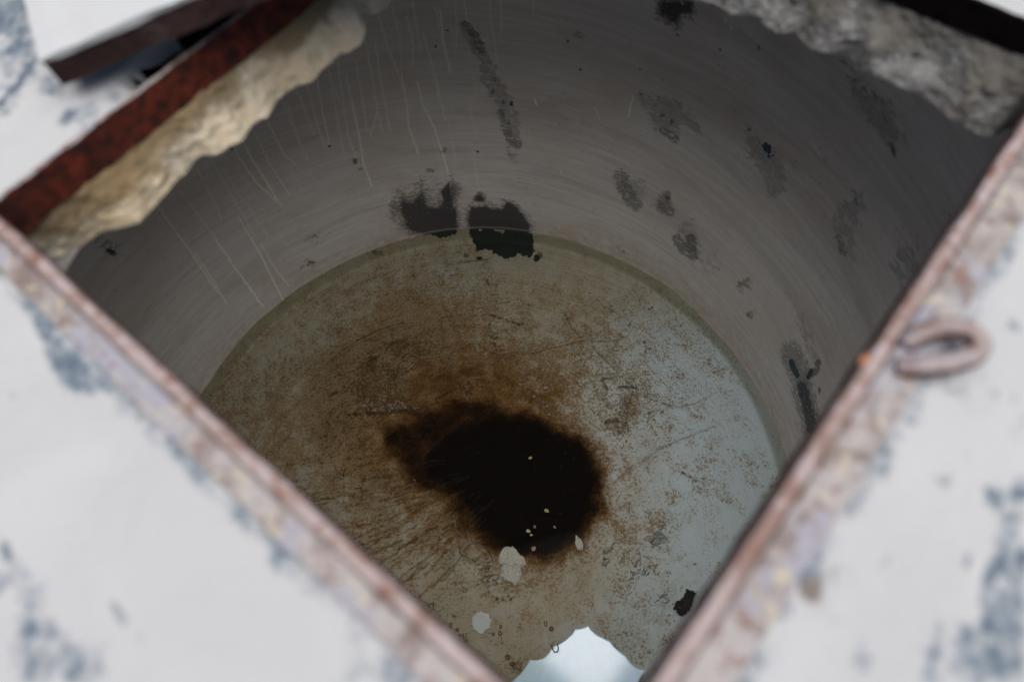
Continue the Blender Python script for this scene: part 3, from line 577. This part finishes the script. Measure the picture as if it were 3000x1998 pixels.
# --- underside of the roof slab
def build_ceiling():
    bm = bmesh.new()
    out = [bm.verts.new((TC[0]+(TR+.03)*math.cos(a), TC[1]+(TR+.03)*math.sin(a), CZ)) for a in np.linspace(0, 2*math.pi, 97)[:-1]]
    loc = [(-HA-.01, -HB-.01), (HA, -HB-.01)] + list(zip(u2s, u2t))[1:-1] + list(zip(u1s, u1t))[::-1][1:-1] + [(-HA-.01, HB-.02)]
    inn = [bm.verts.new(tuple(hp(a, b, CZ))) for a, b in loc]
    for L in (out, inn):
        for i in range(len(L)): bm.edges.new((L[i], L[(i+1) % len(L)]))
    bmesh.ops.triangle_fill(bm, use_beauty=True, use_dissolve=False, edges=bm.edges[:])
    # keep only faces outside the opening
    def inside(x, y):
        q = np.array([x, y])-HC; s, t = q @ hu, q @ hw; c = False; n = len(loc)
        for i in range(n):
            a, b = loc[i], loc[(i+1) % n]
            if (a[1] > t) != (b[1] > t) and s < (b[0]-a[0])*(t-a[1])/(b[1]-a[1]+1e-12)+a[0]: c = not c
        return c
    kill = [f for f in bm.faces if inside(*f.calc_center_median()[:2])]
    bmesh.ops.delete(bm, geom=kill, context='FACES_ONLY')
    me = bpy.data.meshes.new('ceiling'); bm.to_mesh(me); bm.free(); link('ceiling', me, M_ceil, cistern, False)
build_ceiling()

# ================================================================== WATER
def disc(name, z, R, n=128):
    bm = bmesh.new(); vs = [bm.verts.new((TC[0]+R*math.cos(a), TC[1]+R*math.sin(a), z)) for a in np.linspace(0, 2*math.pi, n+1)[:-1]]
    bm.faces.new(vs); me = bpy.data.meshes.new(name); bm.to_mesh(me); bm.free(); return me
wa = link('water', disc('water', WZ, TR+.02), M_water, None, False); tag(wa, kind='structure')

# ================================================================== GROUND (top of the roof slab)
RIDGE, FL1, FL2 = .012, .021, .029        # inner steel ridge, outer flange widths
def build_ground():
    hs0, hs1 = -HA-RIDGE-FL1+.004, HA+.006; ht0, ht1 = -HB-RIDGE-FL2+.004, HB+.006
    def axis(a, b):
        out = [-60, -30, -12, -6, -3, -2, -1.6]+list(np.arange(-1.4, a-.003, .0042))+[a]
        mid = list(np.linspace(a, b, 60)[1:-1])
        return np.array(out+mid+[b]+list(np.arange(b+.0042, 1.5, .0042))+[1.7, 2.2, 3.5, 6, 12, 30, 60])
    S = axis(hs0, hs1); T = axis(ht0, ht1)
    A, B = np.meshgrid(S, T, indexing='ij'); A = A.ravel(); B = B.ravel()
    V = np.stack([HC[0]+A*hu[0]+B*hw[0], HC[1]+A*hu[1]+B*hw[1], np.zeros_like(A)], 1)
    near = (np.abs(A) < 1.6) & (np.abs(B) < 1.6)
    V[:, 2] = -.001+np.where(near, (fbm(A*16, B*16, 3)-.5)*.006+(fbm(A*90, B*90, 5)-.5)*.0015, 0)
    f = gridfaces(len(S), len(T)); ca = A[f].mean(1); cb = B[f].mean(1)
    X, Y = pix(V); hm = Marks(X, Y); hm.poly([(372, 205), (385, 236), (440, 262), (560, 180), (735, 60), (1100, -60), (1150, -260), (700, -60), (470, 120)], 10, 1, 8, 4)
    fin = hm.v[f].mean(1) < .5
    V[:, 2] -= .03*hm.v
    keep = fin & ~((ca > hs0) & (ca < hs1) & (cb > ht0) & (cb < ht1)); f = f[keep]
    # ragged rim of plaster beside the far steel edges
    X, Y = pix(V); bad = (V-CP) @ Fv < .05; X = np.where(bad, -9e3, X); Y = np.where(bad, -9e3, Y)
    a = Marks(X, Y)
    a.poly([(97, 945), (122, 1016), (143, 1077), (189, 1139), (265, 1169), (286, 1133), (326, 1123), (224, 1026), (168, 986), (122, 945)], 16, .72, 10, 3)
    a.poly([(3010, 1610), (2960, 1620), (2920, 1680), (2880, 1760), (2870, 1820), (2760, 1810), (2720, 1880), (2690, 2010), (3010, 2010)], 30, .66, 24, 4)
    a.line([(2800, 1855), (2850, 1845), (2885, 1820)], 22, 1.1, 16, 6); a.line([(2950, 1640), (3000, 1625)], 22, 1.0, 16, 6); a.line([(2880, 1760), (2900, 1690), (2930, 1650)], 30, .8, 22, 6)
    a.spot(2915, 1440, 40, 24, 20, .95); a.spot(2990, 1435, 30, 34, 0, .9); a.line([(2990, 1470), (2960, 1540), (2940, 1600)], 40, .45, 40, 10); a.spot(2740, 1960, 34, 20, 0, .9)
    a.poly([(2560, 1675), (2600, 1618), (2650, 1672), (2605, 1652)], 8, 1.05, 3); a.line([(2390, 1590), (2460, 1500), (2510, 1480)], 20, .5, 14, 8); a.spot(2480, 1500, 34, 20, 0, .6)
    a.line([(2440, 1905), (2490, 1925), (2530, 1900), (2550, 1925)], 16, .7, 14, 8); a.spot(2840, 1640, 16, 12, 0, .5); a.line([(2860, 1120), (2900, 1160)], 40, .42, 40, 10)
    a.line([(2950, 950), (2990, 960)], 14, .5, 14, 6); a.spot(2970, 780, 22, 8, 60, .5); a.spot(2770, 1400, 60, 34, -30, .42); a.spot(2990, 1240, 40, 50, 0, .42)
    a.poly([(2700, 1100), (2800, 1130), (2900, 1210), (2860, 1200), (2760, 1160)], 20, .5, 10, 5); a.line([(2680, 1110), (2660, 1200)], 30, .42, 24, 8)
    a.line([(0, 305), (40, 260), (75, 215), (100, 165)], 12, 1.05, 10, 8); a.spot(70, 190, 30, 26, 0, .85); a.line([(0, 40), (60, 60), (90, 30)], 60, .62, 40, 14); a.spot(30, 110, 60, 30, 0, .5)
    a.poly([(-10, -10), (75, -10), (125, 170), (90, 250), (40, 320), (-10, 360)], 40, .58, 26, 12); a.spot(200, 345, 26, 44, 40, .6); a.line([(215, 390), (260, 330), (330, 290)], 30, .42, 30, 8); a.spot(150, 250, 60, 40, -30, .45)
    a.poly([(0, 1590), (40, 1600), (90, 1680), (140, 1740), (110, 1790), (0, 1740)], 30, .60, 30, 8); a.poly([(60, 1800), (180, 1830), (260, 1880), (330, 1998), (40, 1998)], 44, .58, 30, 9)
    a.line([(330, 1770), (350, 1800), (400, 1850)], 16, .45, 16, 6); a.spot(45, 1160, 14, 8, 0, .8); a.spot(500, 1515, 14, 20, 30, .6); a.spot(15, 1600, 16, 10, 0, .8); a.spot(560, 1710, 20, 20, 0, .4); a.spot(700, 1560, 30, 10, 0, .35)
    # grey seam where plaster meets the steel
    seam = Marks(A*1000, B*1000)
    s0, t0 = hs0*1000, ht0*1000
    seam.line([(s0-6, -HB*1000-30), (s0-6, HB*1000+10)], 6, .48, 14, 4, 4); seam.line([(-HA*1000-30, t0-6), (HA*1000+30, t0-6)], 6, .48, 14, 4, 5)
    b = Marks(X, Y); b.spot(2378, 1725, 42, 52, 30, 1.0); b.spot(2362, 1745, 16, 16, 0, 1.3)
    V[:, 2] -= .006*b.v+.002*sstep(.5, 1, a.v)
    av = np.maximum(a.v, seam.v)
    av = np.maximum(av, np.where(near, sstep(.54, .78, fbm(A*5, B*5, 77, 5))*.62, 0))
    av = av*(.60+1.15*fbm(A*34, B*34, 91, 5))+(fbm(A*120, B*120, 92, 3)-.5)*.25*(av > .05)
    me = npmesh('ground', V, f); attr4(me, 'marks', av, b.v, 0, 0)
    g = link('ground', me, M_ground, None); tag(g, kind='structure')
build_ground()

# ================================================================== STEEL HATCH FRAME
frame = empty('access_hatch', (HC[0], HC[1], 0))
tag(frame, 'rusted steel angle frame lining the square hatch opening, loop on its right side', 'hatch')
def sweep(name, prof, p0, p1, inward, mat, parent, seed=0, n=160, mitre=(1, 1)):
    """profile (d, z): d = distance outwards from the opening's edge; ends mitred"""
    p0 = np.array(p0); p1 = np.array(p1); ax = (p1-p0)/np.linalg.norm(p1-p0); outw = -np.array(inward); L = np.linalg.norm(p1-p0)
    m = len(prof); V = []
    for i in range(n):
        t = i/(n-1)
        for k, (d, z) in enumerate(prof):
            s = -d*mitre[0]+(L+d*mitre[0]+d*mitre[1])*t
            w = (vnoise(np.array([s*40+k*.7]), np.array([seed+.5]), 9)[0]-.5)*.0022+(vnoise(np.array([s*170.]), np.array([seed+k+.5]), 3)[0]-.5)*.0009
            q = p0+ax*s+outw*(d+w)
            V.append(tuple(hp(q[0], q[1], z+w*.6)))
    V = np.array(V); F = []
    for i in range(n-1):
        for k in range(m): F.append((i*m+k, i*m+(k+1) % m, (i+1)*m+(k+1) % m, (i+1)*m+k))
    me = bpy.data.meshes.new(name); me.from_pydata(V.tolist(), [], F+[tuple(range(m))[::-1], tuple((n-1)*m+k for k in range(m))]); me.update()
    bm = bmesh.new(); bm.from_mesh(me); bmesh.ops.recalc_face_normals(bm, faces=bm.faces); bm.to_mesh(me); bm.free()
    D = np.tile([p_[0] for p_ in prof], n); Z = np.tile([p_[1] for p_ in prof], n); isn = 1.0 if m > 8 else 0.0
    attr4(me, 'zone', isn*(Z > -.03), isn*(D < RIDGE-.0005), 0, 0)
    return link(name, me, mat, parent, False)
def lprof(fl, leg, r=RIDGE): return [(0, .0065), (.0015, .0085), (r-.002, .0085), (r-.0008, .0055), (r+.0006, .0022), (r+.0022, .0050), (r+fl-.002, .0052), (r+fl, .0035), (r+fl, -.004), (r, -.004), (.006, -.006), (.006, -leg), (0, -leg)]
def thin(leg, rim=.005): return [(0, .0035), (.001, .0045), (rim-.001, .0045), (rim, .0035), (rim, -leg), (0, -leg)]
sweep('rail', lprof(FL1, .05), (-HA, -HB), (-HA, HB), (1, 0), M_rust, frame, 1, mitre=(1, 0))
sweep('rail', lprof(FL2, .05), (-HA, -HB), (HA, -HB), (0, 1), M_rust, frame, 2, mitre=(1, 1))
r3 = sweep('rail', thin(.042), (-HA, HB), (HA, HB), (0, -1), M_rust, frame, 3, mitre=(0, 0)); r3['label'] = 'deep red rusted rail face at upper left'
r4 = sweep('rail', thin(.030), (HA, -HB), (HA, HB), (-1, 0), M_shadedsteel, frame, 4, mitre=(0, 0)); r4['label'] = 'black shaded rail at upper right'
def tube(name, pts, rad, mat, parent=None, seg=14, sub=8):
    P = [Vector(p) for p in pts]; Q = []
    for i in range(len(P)-1):
        a = P[max(i-1, 0)]; b = P[i]; c = P[i+1]; d = P[min(i+2, len(P)-1)]
        for k in range(sub):
            t = k/sub; Q.append(.5*((2*b)+(c-a)*t+(2*a-5*b+4*c-d)*t*t+(3*b-a-3*c+d)*t**3))
    Q.append(P[-1]); V = []; F = []; up = Vector((0, 0, 1))
    for i, q in enumerate(Q):
        tg = (Q[min(i+1, len(Q)-1)]-Q[max(i-1, 0)]).normalized(); s = tg.cross(up)
        if s.length < 1e-3: s = tg.cross(Vector((1, 0, 0)))
        s.normalize(); n = s.cross(tg)
        for k in range(seg):
            a = 2*math.pi*k/seg; V.append(tuple(q+(s*math.cos(a)+n*math.sin(a))*rad))
    for i in range(len(Q)-1):
        for k in range(seg): F.append((i*seg+k, i*seg+(k+1) % seg, (i+1)*seg+(k+1) % seg, (i+1)*seg+k))
    F += [tuple(range(seg))[::-1], tuple((len(Q)-1)*seg+k for k in range(seg))]
    me = bpy.data.meshes.new(name); me.from_pydata(V, [], F); me.update(); return link(name, me, mat, parent)
lp = [(2650, 1010, .004), (2706, 976, .012), (2780, 962, .018), (2838, 972, .021), (2868, 1005, .021), (2850, 1040, .019), (2790, 1062, .016), (2705, 1074, .011), (2630, 1078, .004)]
lo = tube('lifting_loop', [at(x, y, z) for x, y, z in lp], .0082, M_rust, frame); attr4(lo.data, 'zone', 0, .6, 0, 0)
lo['label'] = 'bent steel rod loop welded to the right rail'
bd = tube('weld_bead', [at(2522, 1066, .008), at(2530, 1056, .010), at(2540, 1046, .008)], .0035, mat_simple('orange_rust', (.13, .05, .02), (.22, .10, .05), 190), frame); bd['label'] = 'orange rust bead on the inner edge of the right rail'

# ================================================================== HATCH COVER lying beyond the upper left rail
def build_cover():
    zb = .020; c0 = at(184, 250, zb)            # lower corner nearest the camera
    c1 = at(1004, -98, zb+.045)                 # along the edge facing the hatch, propped a little higher
    e = c1-c0; L = np.linalg.norm(e); e = e/L
    o = np.cross([0, 0, 1], e); o = o/np.linalg.norm(o)   # away from the hatch
    c2 = at(100, -60, zb); o2 = c2-c0; o2 = o2/np.linalg.norm(o2)
    # plan outline of the square cover
    Lx, Ly = .80, .76
    dz = np.array([0, 0, 1.]); top = .030
    cov = empty('hatch_cover', tuple(c0)); tag(cov, 'pale slab hatch cover with dark rusted rim, propped open beyond the upper left rail', 'hatch cover')
    def box(name, a0, a1, b0, b1, z0, z1, mat, seed, warp=.0015, nx=40):
        bm = bmesh.new(); V = {}
        for i in range(nx+1):
            for j, (b, z) in enumerate([(b0, z0), (b1, z0), (b1, z1), (b0, z1)]):
                a = a0+(a1-a0)*i/nx; w = (vnoise(np.array([a*60+j]), np.array([seed+.3]), 5)[0]-.5)*2*warp
                V[i, j] = bm.verts.new(tuple(c0+e*a+o2*(b+w)+dz*(z+w)))
        for i in range(nx):
            for j in range(4): bm.faces.new((V[i, j], V[i+1, j], V[i+1, (j+1) % 4], V[i, (j+1) % 4]))
        bm.faces.new([V[0, j] for j in range(4)]); bm.faces.new([V[nx, j] for j in (3, 2, 1, 0)])
        bmesh.ops.recalc_face_normals(bm, faces=bm.faces[:]); me = bpy.data.meshes.new(name); bm.to_mesh(me); bm.free(); return link(name, me, mat, cov, False)
    box('slab', -.0015, Lx+.0015, -.0015, Ly+.0015, top-.002, top+.004, M_cover, 1)
    box('rim', 0, Lx, 0, .006, 0, top, M_coverside, 2); box('rim', 0, Lx, Ly-.006, Ly, 0, top, M_coverside, 3)
    box('rim', 0, .006, .006, Ly-.006, 0, top, M_coverside, 4, .0005, 2); box('rim', Lx-.006, Lx, .006, Ly-.006, 0, top, M_coverside, 5, .0005, 2)
    return c0, e, o2
build_cover()

# ================================================================== THINGS IN THE WATER
def plate(name, outline, z, th, mat, wob=0.0, tilt=(0, 0), dome=0.0, seed=0, rings=5):
    """flat irregular piece from an outline of (x, y) world points, real thickness, softly rounded"""
    P = np.array(outline); c = P.mean(0); n = len(P); V = []; F = []
    rs = [1.0, .97]+[1-(k+1)/(rings+1) for k in range(rings)]
    def zt(p): return (p[0]-c[0])*tilt[0]+(p[1]-c[1])*tilt[1]
    V += [(p[0], p[1], z+zt(p)) for p in P]
    for k, r in enumerate(rs):
        for p in P:
            q = c+(p-c)*r; nz = (vnoise(np.array([q[0]*220.]), np.array([q[1]*220.]), seed)[0]-.5)*wob
            V.append((q[0], q[1], z+zt(q)+th*(.6 if k == 0 else 1)+dome*(1-r*r)+nz))
    for k in range(len(rs)):
        a, b = k*n, (k+1)*n
        for i in range(n): F.append((a+i, a+(i+1) % n, b+(i+1) % n, b+i))
    V.append((c[0], c[1], z+th+dome)); m = len(V)-1; b = len(rs)*n
    for i in range(n): F.append((b+i, b+(i+1) % n, m))
    F.append(tuple(range(n))[::-1])
    me = bpy.data.meshes.new(name); me.from_pydata([tuple(map(float, v)) for v in V], [], F); me.update(); return link(name, me, mat, None)
def ring(pts, z, sub=1, jit=0, seed=0):
    r = random.Random(seed); o = []
    for i in range(len(pts)):
        a, b = pts[i], pts[(i+1) % len(pts)]
        for k in range(sub):
            t = k/sub; q = at(a[0]+(b[0]-a[0])*t+r.uniform(-jit, jit), a[1]+(b[1]-a[1])*t+r.uniform(-jit, jit), z); o.append((q[0], q[1]))
    # counter-clockwise
    A = sum(o[i][0]*o[(i+1) % len(o)][1]-o[(i+1) % len(o)][0]*o[i][1] for i in range(len(o)))
    return o if A > 0 else o[::-1]
z7 = lambda L: [(900+x/1.9625, 1300+y/1.9625) for x, y in L]

# sky reflection in the water, added as a bright scalloped sheet
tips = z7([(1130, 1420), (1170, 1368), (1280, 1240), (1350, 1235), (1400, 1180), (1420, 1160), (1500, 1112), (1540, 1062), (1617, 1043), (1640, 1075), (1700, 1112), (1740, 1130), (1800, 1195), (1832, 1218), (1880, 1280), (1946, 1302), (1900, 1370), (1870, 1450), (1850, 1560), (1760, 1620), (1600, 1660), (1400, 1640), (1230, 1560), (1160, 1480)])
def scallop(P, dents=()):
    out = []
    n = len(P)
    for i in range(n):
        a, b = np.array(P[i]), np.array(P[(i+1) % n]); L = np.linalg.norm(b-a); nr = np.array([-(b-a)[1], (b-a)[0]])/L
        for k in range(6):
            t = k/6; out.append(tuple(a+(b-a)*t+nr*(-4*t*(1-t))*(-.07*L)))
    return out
sh = plate('sky_reflection', ring(scallop(tips), WZ), WZ+.004, .0015, M_skyrefl, 0, tilt=(.045, -.04), rings=3); sh.data.polygons.foreach_set('use_smooth', [False]*len(sh.data.polygons))
tag(sh, 'bright blue white sky reflection with scalloped edge, added as a solid at the bottom of the tank', 'reflection')
uc = z7([(1405, 1160), (1412, 1180), (1425, 1195), (1440, 1190), (1443, 1172), (1438, 1150)])
cl = tube('loop_reflection', [tuple(at(x, y, WZ)[:2])+(WZ+.012,) for x, y in uc], .0016, M_wirerefl, None, 8, 5)  # mirror image of a rebar loop, added as a solid tube
tag(cl, 'small U shaped grey reflection of a loop, added on the left edge of the sky reflection', 'clip')  # 'clip' here is the added loop reflection
wl_ = z7([(1832, 1210), (1836, 1240), (1834, 1290), (1830, 1340), (1826, 1400)])
th_ = tube('wire_reflection', [tuple(at(x, y, WZ)[:2])+(WZ+.010,) for x, y in wl_], .0008, M_wirerefl, None, 6, 4)  # mirror image of a wire, added as a thin tube
tag(th_, 'thin dark reflection of a wire, added across the right side of the sky reflection', 'wire_reflection')

# pale crusts and flakes
def flake(pts, label, mat, th=.004, wob=.004, sub=4, jit=2.0, z=FZ+.006, seed=1, name='lime_flake', cat='flake', group=None, dome=.003):
    o = plate(name, ring(z7(pts), z, sub, jit, seed), z-.004, th+.004, mat, wob, (0, 0), dome, seed, 6); return tag(o, label, cat, group)
flake([(1105, 640), (1135, 590), (1180, 590), (1215, 625), (1245, 655), (1258, 690), (1225, 710), (1238, 760), (1195, 812), (1150, 790), (1105, 760), (1120, 700), (1095, 670)], 'largest crumbly white crust at the lower edge of the black sludge', M_flake, seed=3, sub=5, jit=2.4, wob=.014)
flake([(1545, 525), (1570, 545), (1590, 580), (1580, 612), (1550, 605), (1540, 570)], 'small pear shaped white crust right of the black sludge tip', M_flake, seed=4, sub=3, jit=1.2)
flake([(950, 985), (990, 962), (1040, 975), (1058, 1010), (1050, 1060), (1000, 1098), (960, 1070), (945, 1025)], 'round smooth pale flake with rusty rim near the lower left rail', M_flake2, seed=5, sub=5, jit=2.4, wob=.0005, th=.002, dome=0)
ch = plate('mortar_lump', ring(z7([(2110, 945), (2130, 905), (2160, 885), (2185, 840), (2215, 835), (2230, 860), (2215, 905), (2195, 950), (2165, 985), (2130, 968)]), FZ+.02, 4, 4.0, 3), FZ+.002, .022, M_char, .012, dome=.018, seed=8, rings=6)
tag(ch, 'black elongated lump lying on the floor beside the lower right rail', 'lump')
# pale seeds drifting over the sludge
def seed(px, py, ln, wd, rot, label, mat=M_seed):
    c = at(px, py, WZ); s = .00105; bm = bmesh.new()
    bmesh.ops.create_uvsphere(bm, u_segments=14, v_segments=8, radius=1)
    for v in bm.verts:
        x, y, z = v.co; k = 1-.25*x; v.co = (x*ln*s, y*wd*s*k, z*wd*s*.4*k)
    a = math.radians(-rot)+ROLL; bmesh.ops.rotate(bm, verts=bm.verts, matrix=Matrix.Rotation(a, 3, 'Z')); bmesh.ops.translate(bm, verts=bm.verts, vec=(c[0], c[1], WZ))
    me = bpy.data.meshes.new('seed'); bm.to_mesh(me); bm.free(); o = link('seed', me, mat, None)
    return tag(o, label, 'seed', 'seeds floating over the black sludge')
seed(900+1283/1.9625, 1300+80/1.9625, 6.0, 4, -25, 'topmost pale seed, alone in the middle of the black sludge')
seed(900+1377/1.9625, 1300+384/1.9625, 7.5, 5, 28, 'largest yellowish seed floating on the lower right of the sludge')
seed(900+1423/1.9625, 1300+478/1.9625, 5, 3, 45, 'slim pale seed furthest right on the sludge', M_leafb)
seed(900+1272/1.9625, 1300+501/1.9625, 7, 5, 20, 'round olive seed, the left one of the pair on the sludge')
seed(900+1289/1.9625, 1300+523/1.9625, 4.6, 3, 0, 'tiny seed just under the round olive seed')
seed(900+1308/1.9625, 1300+476/1.9625, 4, 5, 0, 'brown fragment just above the pair of olive seeds', M_leafb)
seed(900+1302/1.9625, 1300+601/1.9625, 8, 6, -50, 'pale pinkish crumb at the bottom tip of the sludge', M_leafb)
# small ring shaped rusty bits
lit = [(825, 1040, 4, 6, 'rusty ring speck left of the round pale flake, topmost of the two'), (1371, 1034, 4, 7, 'rusty oval speck above the bright reflection, left of the solid one'), (1405, 1062, 5, 5, 'solid red brown speck above the bright reflection'), (1108, 1088, 4, 6, 'rusty ring speck right of the round pale flake'),
       (1070, 1092, 4, 4, 'small rusty speck below right of the round pale flake'), (1152, 1224, 6, 5, 'dark rusty grain left of the bright reflection'), (1178, 1264, 6, 5, 'pale rusty loop just left of the bright reflection'), (863, 1068, 4, 4, 'rusty speck left of the round pale flake, lower of the two'), (1112, 1050, 3, 5, 'faint rusty ring speck touching the right of the round pale flake')]
for i, (x, y, rx, ry, lab) in enumerate(lit):
    x = 900+x/1.9625; y = 1300+y/1.9625
    pts = [at(x+rx*math.cos(a), y+ry*math.sin(a), FZ+.006) for a in np.linspace(0, 2*math.pi, 9)]
    o = tube('litter_speck', pts, .0022 if i in (2, 5) else .0013, M_litter, None, 6, 3); tag(o, lab, 'litter', 'rusty specks on the tank floor')
